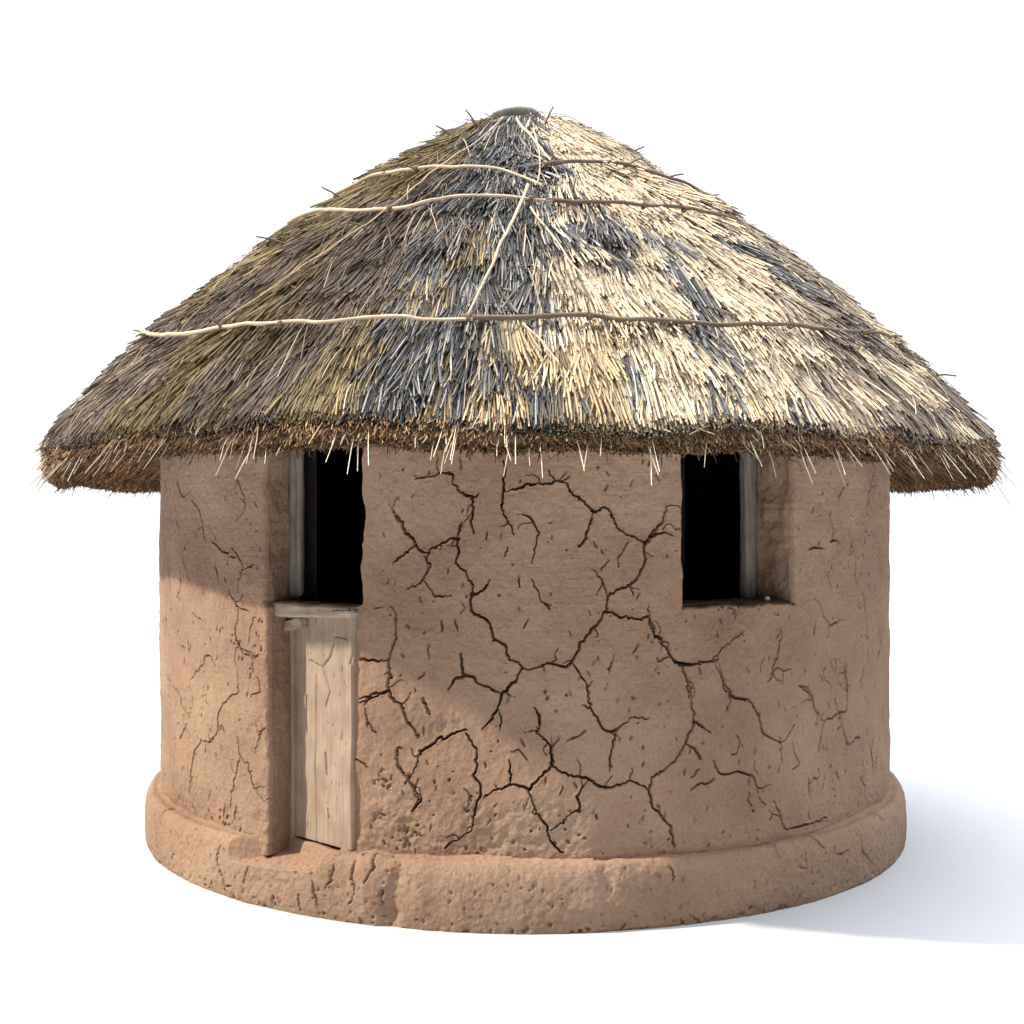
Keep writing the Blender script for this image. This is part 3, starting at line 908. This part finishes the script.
# what each patch of thatch is: C fresh cream, T straw gold, O old ochre, M mauve brown, G grey, K slate, B grey brown
ANCH = '''C 568,147 560,140 607,147 588,181 629,174 664,185 553,216 549,250 568,269 584,242 614,197 607,280 645,269 664,292 672,192 701,201 701,229 742,254 721,274 762,295 742,303 795,307 640,240 690,250 640,300 656,338 637,318 676,352 685,393 701,418 742,401 730,344 762,369 795,336 824,385 824,360 848,414 584,406 607,387 629,406 507,288 511,410 680,330 700,365 560,300 590,215 625,150 650,165 877,352 914,369 640,372 668,310 620,335
T 492,318 504,364 568,334 584,357 500,385 947,414 590,330 762,378 480,395 575,375 735,350 600,370
O 352,198 300,234 260,262 300,298 244,310 208,346 172,370 236,370 324,362 300,394 352,346 192,406 416,166 435,140 454,151 481,219 439,273 363,296 363,338 443,372 424,406 454,318 470,130 330,240 400,175 425,275 340,380 200,372 130,398 275,300
M 316,278 348,258 276,346 152,354 120,386 90,410 200,394 268,378 260,410 140,410 70,428 435,219 378,242 416,240 300,330 330,310 180,345 230,290 420,195 380,215 395,262 285,260 250,335 330,340
G 492,147 507,166 466,189 523,189 504,250 416,258 469,254 530,250 401,303 390,364 435,334 401,406 466,357 458,414 546,159 561,219 664,250 538,311 629,349 721,233 100,422 500,215 480,280 450,300 415,330 425,350 500,185 485,350 480,410 375,400 540,280 450,235 515,130 490,125
K 228,422 348,386 363,395 607,216 685,287 709,320 717,373 783,393 803,401 881,418 775,266 538,357 546,395 534,414 656,406 640,390 370,372 520,385 535,335 720,390 860,400 770,385 410,390 600,232
B 742,225 803,266 832,307 844,352 873,385 906,410 980,410 720,200 760,240 780,250 850,320 870,340 900,380 930,390 950,400 965,425 690,180 660,160 860,375 800,350 815,325 620,130 780,290'''
anc_u, anc_p, anc_c = [], [], []
for line in ANCH.splitlines():
    cl, *pts = line.split()
    for p in pts:
        u_, ph_ = hit_roof(*[float(a) for a in p.split(',')])
        anc_u.append(u_); anc_p.append(ph_); anc_c.append('CTOMGKB'.index(cl))
anc_u = np.array(anc_u); anc_p = np.array(anc_p); anc_c = np.array(anc_c)
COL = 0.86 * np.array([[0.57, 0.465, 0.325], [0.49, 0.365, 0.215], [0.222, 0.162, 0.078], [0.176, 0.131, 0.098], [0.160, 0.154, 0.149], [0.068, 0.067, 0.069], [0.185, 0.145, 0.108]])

def classify(u, phi):
    r, _ = prof_at(u)
    cls = np.zeros(len(u), int)
    wgt = np.where(anc_c == 5, 1.45, np.where(anc_c == 4, 1.1, 1.0))[None]
    for i in range(0, len(u), 4000):
        uu, pp, rr_ = np.minimum(u[i:i + 4000, None], UM - 0.22), phi[i:i + 4000, None], r[i:i + 4000, None]
        d = ((pp - anc_p[None]) * np.maximum(rr_, .3)) ** 2 + ((uu - anc_u[None]) * 0.33) ** 2
        cls[i:i + 4000] = anc_c[np.argmin(d * wgt, 1)]
    # round the back the patches simply carry on at random
    q = np.stack([np.sin(phi) * 3, np.cos(phi) * 3, u * .6], -1)
    n = vnoise(q, 1.6, 97)
    rear = np.abs(phi) > 1.35
    pick = np.digitize(n, [-.45, -.15, 0.1, 0.35])
    cls = np.where(rear, np.array([5, 4, 3, 6, 2])[pick], cls)
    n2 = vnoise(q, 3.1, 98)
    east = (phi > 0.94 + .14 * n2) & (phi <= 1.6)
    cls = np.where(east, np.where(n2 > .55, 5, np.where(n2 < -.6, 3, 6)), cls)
    return cls

def straws(P, rad, col, sides=3, dark_tip=False):
    """P: (N, K, 3) centre lines. Returns V, F, colours"""
    N, K, _ = P.shape
    T = P[:, -1] - P[:, 0]
    T /= np.linalg.norm(T, axis=1)[:, None] + 1e-9
    rad3 = np.stack([P[:, 0, 0], P[:, 0, 1], np.full(N, 0.9)], 1)
    A_ = np.cross(T, rad3); A_ /= np.linalg.norm(A_, axis=1)[:, None] + 1e-9
    B_ = np.cross(T, A_)
    a = np.linspace(0, 2 * math.pi, sides, endpoint=False)
    tap = np.interp(np.linspace(0, 1, K), [0, .7, 1], [0.8, 1, 0.72])
    off_ = (np.cos(a)[None, None, :, None] * A_[:, None, None, :] + np.sin(a)[None, None, :, None] * B_[:, None, None, :])
    V_ = P[:, :, None, :] + off_ * (rad[:, None] * tap[None])[:, :, None, None]
    V_ = V_.reshape(N, K * sides, 3)
    f = []
    for k in range(K - 1):
        for j in range(sides):
            jj = (j + 1) % sides
            f.append((k * sides + j, (k + 1) * sides + j, (k + 1) * sides + jj, k * sides + jj))
    if sides == 4:
        f.append(tuple((K - 1) * sides + j for j in range(4)))
    else:
        b = (K - 1) * sides
        f.append((b, b + 1, b + 2, b + 2))
    f = np.array(f)
    F_ = (f[None] + (np.arange(N) * K * sides)[:, None, None]).reshape(-1, 4)
    cv = np.repeat(col, K * sides, 0)
    return V_.reshape(-1, 3), F_, cv

def tris_fix(F):
    return F

def make_tufts(nt, per, lo, hi, Lr, fan, lift, radr, seed, width=0.07, ends=True):
    r_ = np.random.default_rng(seed)
    # area-weighted positions, thinner round the back
    u = np.sqrt(r_.uniform(lo ** 2, hi ** 2, nt * 2))
    ph = r_.uniform(-math.pi, math.pi, nt * 2)
    kp_ = (np.abs(ph) < 1.75) | (r_.random(nt * 2) < .5)
    u, ph = u[kp_][:nt], ph[kp_][:nt]
    nt = len(u)
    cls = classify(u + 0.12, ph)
    tilt = r_.normal(0, 0.085, nt)
    L = r_.uniform(*Lr, nt)
    lf = r_.uniform(*lift, nt)
    tone = np.exp(r_.normal(0, 0.17, nt))
    idx = np.repeat(np.arange(nt), per)
    N = len(idx)
    lat0 = r_.uniform(-1, 1, N) * width * 0.5
    fa = tilt[idx] + lat0 / (width * .5) * fan * r_.uniform(.4, 1.2, N) + r_.normal(0, 0.045, N)
    Ls = L[idx] * r_.uniform(0.84, 1.05, N)
    u0 = u[idx] + r_.uniform(-0.05, 0.05, N)
    if ends:
        lim = UM - 0.004 + 0.022 * vnoise(np.stack([np.cos(ph) * 2.5, np.sin(ph) * 2.5, ph * 0], -1), 3.0, 61)[idx]
        over = np.maximum(u0 + Ls - (lim + r_.uniform(-0.022, 0.020, N)), 0)
        u0 = u0 - over
    hL = lf[idx] * r_.uniform(.35, 1.25, N)
    h0 = r_.uniform(-0.012, 0.004, N)
    K = 4
    bow = r_.normal(0, 0.006, N)
    Pk = []
    for k in range(K):
        t = k / (K - 1)
        uk = u0 + Ls * t * np.cos(fa)
        lat = lat0 + Ls * t * np.sin(fa) + bow * math.sin(math.pi * t)
        rk = np.maximum(prof_at(np.maximum(uk, 0.02))[0], 0.13)
        # lateral offset grows with the cone
        rref = np.maximum(prof_at(np.maximum(u[idx], .05))[0], .13)
        phk = ph[idx] + lat0 / rref * 0.6 + (lat - lat0 * .6) / rk
        Pk.append(roof_pt(np.maximum(uk, 0.02), phk, h0 + hL * t ** 1.2))
    P = np.stack(Pk, 1)
    c = cls[idx]
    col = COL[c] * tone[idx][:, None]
    v = np.exp(r_.normal(0, 0.13, N))
    # grey patches mix slate, ash and the odd pale stem
    g_ = (c == 4)
    m1 = r_.random(N)
    v = np.where(g_ & (m1 < .48), v * .36, v); v = np.where(g_ & (m1 > .72), v * 1.8, v)
    k_ = (c == 5)
    v = np.where(k_ & (m1 > .80), v * 2.4, v)
    v = np.where((c == 0) & (m1 < .05), v * .35, v)
    v = np.where((c == 1) & (m1 < .08), v * .35, v)
    v = np.where(((c == 2) | (c == 3) | (c == 6)) & (m1 < .14), v * .45, v)
    v = np.where(((c == 2) | (c == 3) | (c == 6)) & (m1 > .88), v * 1.7, v)
    col = col * v[:, None]
    warm = r_.normal(0, .05, N)
    col[:, 0] *= 1 + warm; col[:, 2] *= 1 - warm
    rad = r_.uniform(*radr, N)
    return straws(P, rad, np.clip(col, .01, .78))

packs = []
packs.append(make_tufts(2600, 26, 0.05, UM - 0.02, (0.26, 0.46), 0.09, (0.014, 0.034), (0.0044, 0.0062), 101, width=0.095))
packs.append(make_tufts(620, 34, 0.30, UM - 0.12, (0.28, 0.46), 0.20, (0.034, 0.064), (0.0044, 0.0062), 102, width=0.12))
packs.append(make_tufts(1300, 26, 0.02, 1.3, (0.18, 0.34), 0.10, (0.008, 0.024), (0.0032, 0.005), 103, width=0.06))
packs.append(make_tufts(800, 22, UM - 0.50, UM - 0.12, (0.28, 0.40), 0.09, (0.020, 0.044), (0.0044, 0.0062), 104, width=0.085))

# loose single stems lying at odd angles, pale
def loose(n, seed):
    r_ = np.random.default_rng(seed)
    u = np.sqrt(r_.uniform(.15 ** 2, (UM - .1) ** 2, n)); ph = r_.uniform(-math.pi, math.pi, n)
    L = r_.uniform(.12, .42, n); fa = r_.normal(0, .22, n)
    Pk = []
    for k in range(4):
        t = k / 3
        uk = u + L * t * np.cos(fa)
        rk = np.maximum(prof_at(np.minimum(uk, UM))[0], .15)
        Pk.append(roof_pt(np.minimum(uk, UM + .03), ph + (L * t * np.sin(fa) + .004 * math.sin(3 * t)) / rk, 0.036 + 0.016 * np.sin(math.pi * t) + r_.normal(0, .003, n)))
    c = np.where(r_.random(n)[:, None] < .5, np.array([[.52, .42, .29]]), np.array([[.20, .16, .12]])) * np.exp(r_.normal(0, .25, n))[:, None]
    return straws(np.stack(Pk, 1), r_.uniform(.0016, .0032, n), np.clip(c, .02, .75))
packs.append(loose(750, 105))

# short spiky twig ends breaking the outline
def spikes(n, seed):
    r_ = np.random.default_rng(seed)
    u = np.sqrt(r_.uniform(.1 ** 2, UM ** 2, n)); ph = r_.uniform(-math.pi, math.pi, n)
    L = r_.uniform(.05, .13, n)
    a = roof_pt(u, ph, np.full(n, .02)); b = roof_pt(np.minimum(u + L, UM + .05), ph + r_.normal(0, .02, n), .040 + L * r_.uniform(.02, .20, n))
    P = np.stack([a, a * .6 + b * .4, b], 1)
    c = np.array([[.16, .12, .09]]) * np.exp(r_.normal(0, .45, n))[:, None]
    return straws(P, r_.uniform(.0018, .0036, n), np.clip(c, .02, .6))
packs.append(spikes(2600, 106))

# cut ends of the eave: dense brown stubble on the rim and its underside
RIMU = [(0.0, 0.0), (0.010, -0.022), (-0.010, -0.046), (-0.06, -0.058), (-0.17, -0.010), (-0.34, 0.12), (-0.60, 0.34)]   # offsets from the rim (r, z)
rimP = np.array(RIMU)
rarc = np.concatenate([[0], np.cumsum(np.hypot(*np.diff(rimP, axis=0).T))])
def rim_pt(v, phi, h=0.0):
    dr = np.interp(v, rarc, rimP[:, 0]); dz = np.interp(v, rarc, rimP[:, 1])
    # the eave is much thicker at the flanks and round the back
    k_ = sstep(R_(48), R_(78), np.abs(phi))
    dz = np.where(dz < 0, dz * (1 + 1.4 * k_), dz - 0.02 * k_)
    r0, z0 = UP[-1]
    lump = 0.016 * vnoise(np.stack([np.sin(phi) * 2.5, np.cos(phi) * 2.5, v * 0 + 3], -1), 3.4, 88)
    r = r0 + dr + h * .7 + lump * np.clip(1 - v / .3, 0, 1)
    z = z0 + dz + lump * np.clip(v / .1, 0, 1) * np.clip(1 - v / .6, 0, 1) * -1
    z = z - 0.050 * np.clip(np.cos(phi), 0, 1) ** 1.5 + 0.026 * rim_noise(phi) - 0.028 * sstep(R_(50), R_(85), np.abs(phi))
    return np.stack([r * np.sin(phi) + RCX, -r * np.cos(phi), z], -1)
def stubble(n, v0, v1, L0, L1, out0, out1, dn0, dn1, cols, rr_, seed, spread=.25, clump=False):
    r_ = np.random.default_rng(seed)
    ph = r_.uniform(-math.pi, math.pi, n)
    kp_ = (np.abs(ph) < 2.0) | (r_.random(n) < .7)
    ph = ph[kp_]; n = len(ph)
    v = r_.uniform(v0, v1, n)
    a = rim_pt(v, ph)
    o_ = r_.uniform(out0, out1, n); d_ = r_.uniform(dn0, dn1, n); s_ = r_.normal(0, spread, n)
    D_ = np.stack([np.sin(ph) * o_ + np.cos(ph) * s_, -np.cos(ph) * o_ + np.sin(ph) * s_, -d_], 1)
    D_ /= np.linalg.norm(D_, axis=1)[:, None]
    L = r_.uniform(L0, L1, n)
    a = a - D_ * 0.02
    a[:, 2] += np.where((v < .06) & (r_.random(n) < .6), r_.uniform(0, .055, n), 0)
    if clump:
        q_ = np.stack([np.sin(ph) * 2.5, np.cos(ph) * 2.5, ph * 0], -1)
        ok = vnoise(q_, 7.0, 67) > r_.uniform(-1.2, .6, n)
        a, D_, ph, L = a[ok], D_[ok], ph[ok], L[ok]; n = len(ph)
    P = np.stack([a, a + D_ * (L * .5)[:, None] + r_.normal(0, .002, (n, 3)), a + D_ * L[:, None]], 1)
    c = np.array(cols)[r_.integers(0, len(cols), n)] * np.exp(r_.normal(0, .28, n))[:, None]
    return straws(P, r_.uniform(*rr_, n), np.clip(c, .01, .7))
BR = [(.33, .185, .088), (.24, .135, .068), (.42, .26, .13), (.13, .07, .038), (.31, .21, .13)]
packs.append(stubble(40000, 0.0, 0.17, .028, .055, .35, 1.0, .35, 1.1, BR, (.0028, .0048), 110, .35))
packs.append(stubble(12000, 0.12, 0.34, .030, .065, .1, .9, .3, 1.0, BR, (.0026, .0044), 111, .4))
# underside: stems running down the rafters towards the eave
def under(n, seed):
    r_ = np.random.default_rng(seed)
    ph = r_.uniform(-math.pi, math.pi, n); v = r_.uniform(.14, rarc[-1] - .22, n); L = r_.uniform(.14, .3, n)
    e_ = r_.normal(0, .05, n)
    a = rim_pt(v + L, ph); b = rim_pt(v, ph + e_); a[:, 2] -= .008; b[:, 2] -= r_.uniform(.008, .032, n)
    P = np.stack([a, .5 * (a + b) - np.array([0, 0, .006]), b], 1)
    c = np.array(BR)[r_.integers(0, 5, n)] * np.exp(r_.normal(0, .25, n))[:, None] * 1.05
    return straws(P, r_.uniform(.003, .005, n), np.clip(c, .01, .6))
packs.append(under(15000, 112))
# fine fringe of stems that escaped the trimming
FR = [(.70, .56, .40), (.66, .52, .38), (.50, .37, .25), (.72, .60, .44)]
packs.append(stubble(600, 0.0, 0.07, .04, .09, .6, 1.0, .7, 1.2, FR, (.0016, .0025), 113, .18, True))
packs.append(stubble(430, 0.0, 0.06, .08, .21, .5, .95, .9, 1.3, FR, (.0018, .0028), 114, .20, True))
packs.append(stubble(900, 0.04, 0.2, .05, .10, .3, 1.0, .8, 1.3, [(.13, .08, .05), (.2, .13, .08)], (.002, .0034), 115, .3))

# solid thatch bed under the stems
nph = 180
phs = np.linspace(-math.pi, math.pi, nph + 1)
rows = []
for u_ in np.linspace(0.01, UM, 60):
    rows.append(roof_pt(np.full(nph + 1, u_), phs, np.full(nph + 1, -0.012)))
for v_ in np.linspace(0.01, rarc[-1], 22):
    rows.append(rim_pt(np.full(nph + 1, v_), phs) + np.array([0, 0, 0.004]))
VB = np.array(rows)
FB = grid_faces(len(rows), nph + 1, 0, flip=True)
colB = np.tile(np.array([[.075, .055, .042]]), (VB.shape[0] * VB.shape[1], 1))
colB[61 * (nph + 1):] = (.15, .09, .05)
packs.append((VB.reshape(-1, 3), FB, colB))
Vs, Fs, Cs, o_ = [], [], [], 0
for v_, f_, c_ in packs:
    Vs.append(v_); Fs.append(f_ + o_); Cs.append(c_); o_ += len(v_)
F4 = np.vstack(Fs)
VV = np.vstack(Vs); CC = np.vstack(Cs)
tri = F4[:, 2] == F4[:, 3]
# one loop buffer holding quads and the triangular stem ends
def mixed_mesh(name, V_, quads, tris, mat, parent, colors):
    me = bpy.data.meshes.new(name)
    me.vertices.add(len(V_)); me.vertices.foreach_set('co', V_.astype(np.float32).ravel())
    nl = quads.size + tris.size
    me.loops.add(nl)
    me.loops.foreach_set('vertex_index', np.concatenate([quads.ravel(), tris.ravel()]).astype(np.int32))
    npoly = len(quads) + len(tris)
    me.polygons.add(npoly)
    ls = np.concatenate([np.arange(len(quads)) * 4, quads.size + np.arange(len(tris)) * 3]).astype(np.int32)
    me.polygons.foreach_set('loop_start', ls)
    me.polygons.foreach_set('loop_total', np.concatenate([np.full(len(quads), 4), np.full(len(tris), 3)]).astype(np.int32))
    me.polygons.foreach_set('use_smooth', np.full(npoly, True))
    me.materials.append(mat)
    ca = me.color_attributes.new('straw_color', 'FLOAT_COLOR', 'POINT')
    cc = np.ones((len(V_), 4), dtype=np.float32); cc[:, :3] = colors
    ca.data.foreach_set('color', cc.ravel())
    me.update(calc_edges=True)
    o = bpy.data.objects.new(name, me); C.objects.link(o); o.parent = parent
    return o
roof = mixed_mesh('roof', VV, F4[~tri], F4[tri][:, :3], M_straw, hut, CC)

# ------------------------------------------------------------------ rods and cords that hold the thatch down
def rod(pts, rad, mat, name='binding_rod', h=0.060, seed=0, knots=()):
    UPH = np.array([hit_roof(x, y) for x, y in pts])
    Q = smooth_line(UPH, 0.02, 2) if len(UPH) > 2 else resample(UPH, .02)
    n = len(Q)
    P = roof_pt(Q[:, 0], Q[:, 1], np.full(n, h))
    P = resample(P, 0.02)
    P = P + np.stack([vnoise(P, 9, seed + k) for k in range(3)], 1) * 0.006
    t = np.linspace(0, 1, len(P))
    rr_ = rad * (1.05 - .35 * t) * (1 + .12 * vnoise(P, 14, seed + 9))
    parts = [tube(P, rr_, 8, .12, seed)]
    return mesh_from(name, *join(parts), mat, roof)
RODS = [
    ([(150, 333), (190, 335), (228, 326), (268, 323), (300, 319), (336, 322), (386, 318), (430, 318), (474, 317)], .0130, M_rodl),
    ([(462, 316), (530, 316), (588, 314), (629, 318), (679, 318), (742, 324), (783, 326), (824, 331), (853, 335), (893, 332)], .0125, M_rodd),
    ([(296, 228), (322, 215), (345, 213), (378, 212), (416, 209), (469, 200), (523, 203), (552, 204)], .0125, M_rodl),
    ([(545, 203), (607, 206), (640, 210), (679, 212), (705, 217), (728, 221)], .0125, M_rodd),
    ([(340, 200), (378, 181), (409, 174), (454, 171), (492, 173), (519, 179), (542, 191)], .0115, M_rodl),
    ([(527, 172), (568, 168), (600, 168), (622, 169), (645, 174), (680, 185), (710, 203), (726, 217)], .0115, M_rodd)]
for k, (p_, r__, m_) in enumerate(RODS):
    rod(p_, r__ * .82, m_, seed=200 + k * 7)
CORDS = [
    ([(528, 191), (505, 240), (486, 280), (469, 315)], .0075, M_rodl), ([(517, 126), (535, 146), (549, 168)], .0075, M_rodl),
    ([(530, 212), (560, 250), (588, 284), (607, 312)], .0055, M_rodl), ([(504, 124), (450, 165), (393, 211), (340, 248), (285, 285), (230, 320)], .0034, M_rodl),
    ([(629, 187), (660, 219), (709, 258), (758, 299), (783, 326)], .0060, M_rodl), ([(523, 322), (545, 345), (560, 362)], .0045, M_rodl),
    ([(533, 135), (540, 165), (536, 190)], .0045, M_rodl), ([(780, 268), (820, 290), (860, 320)], .0045, M_rodl), ([(560, 125), (600, 150), (650, 175)], .004, M_rodl)]
for k, (p_, r__, m_) in enumerate(CORDS):
    rod(p_, r__, m_, name='tie_stem', h=0.064, seed=300 + k * 7)
# knots of twisted bark where rods are tied, each with a stiff end sticking out
KN = [(228, 326), (285, 322), (393, 211), (469, 317), (530, 203), (420, 173), (853, 335), (783, 326), (640, 210), (622, 169), (588, 315), (679, 213), (152, 333), (557, 168)]
for k, p_ in enumerate(KN):
    u_, ph_ = hit_roof(*p_)
    P0 = roof_pt(np.array([u_]), np.array([ph_]), np.array([.058]))[0]
    Pd_ = roof_pt(np.array([u_ + .05]), np.array([ph_]), np.array([.060]))[0] - P0
    Pd_ /= np.linalg.norm(Pd_)
    nrm = np.array([.665 * math.sin(ph_), -.665 * math.cos(ph_), .747])
    a_ = np.linspace(0, 2 * math.pi * 1.9, 34)
    side = np.cross(Pd_, nrm)
    loopP = P0 + np.outer(np.cos(a_), Pd_) * .013 + np.outer(np.sin(a_), nrm) * .013 + np.outer(a_ / 12 - .5, side) * .018
    rk = random.Random(k)
    dir_ = nrm * rk.uniform(.25, .6) + Pd_ * rk.uniform(-.5, .6) + side * rk.uniform(-1, 1)
    dir_ /= np.linalg.norm(dir_)
    L_ = rk.uniform(.05, .11)
    tail = np.array([P0, P0 + dir_ * L_ * .5 + nrm * .004, P0 + dir_ * L_])
    V_, F_ = join([tube(loopP, .0048, 6, .1, k), tube(resample(tail, .01), .0042, 6, .1, k + 50)])
    mesh_from('knot', V_, F_, M_rodd, roof)

# stiff broken twig ends poking out of the thatch
for k, (x_, y_, dx_, dz_, L_) in enumerate([(288, 244, -1, .22, .13), (345, 198, -1, .55, .12), (368, 226, -.8, .3, .10), (425, 158, -1, .4, .08), (452, 134, -.9, .5, .09), (476, 122, -.6, .8, .08), (545, 122, .5, 1, .09), (534, 122, -.7, .9, .09), (628, 148, .9, .4, .08), (665, 170, 1, .2, .09), (700, 196, 1, .15, .08), (795, 272, .9, -.2, .10), (930, 370, 1, -.05, .10), (572, 190, .2, .9, .06)]):
    u_, ph_ = hit_roof(x_, y_)
    P0 = roof_pt(np.array([u_]), np.array([ph_]), np.array([.03]))[0]
    d_ = np.array([dx_, -.25, dz_]); d_ /= np.linalg.norm(d_)
    tw_ = resample(np.array([P0 - d_ * .03, P0 + d_ * L_ * .5 + np.array([0, 0, .006]), P0 + d_ * L_]), .012)
    V_, F_ = tube(tw_, np.linspace(.0062, .0036, len(tw_)), 6, .2, k + 90)
    mesh_from('twig', V_, F_, M_rodd, roof)

# hoop round the crown and the grey cap stone on it
a_ = np.linspace(0, 2 * math.pi, 90)
hp = roof_pt(np.full(90, 0.22) + .010 * np.sin(3 * a_), a_, np.full(90, .026))
V_, F_ = tube(hp, .009, 8, .12, 5)
mesh_from('crown_hoop', V_, F_, M_rodl, roof)
bm = bmesh.new()
bmesh.ops.create_uvsphere(bm, u_segments=48, v_segments=24, radius=1)
for v in bm.verts:
    n_ = 1 + .05 * math.sin(v.co.x * 3 + 1) + .04 * math.sin(v.co.y * 5)
    v.co = Vector((v.co.x * .165 * n_, v.co.y * .165 * n_, v.co.z * (.046 if v.co.z > 0 else .03)))
me = bpy.data.meshes.new('ridge_cap'); bm.to_mesh(me); bm.free()
for p in me.polygons: p.use_smooth = True
me.materials.append(M_cap)
cap = bpy.data.objects.new('ridge_cap', me); C.objects.link(cap); cap.parent = roof
cap.location = (RCX - 0.030, 0, 4.020)
cap.rotation_euler = (R_(2), R_(-3), 0)
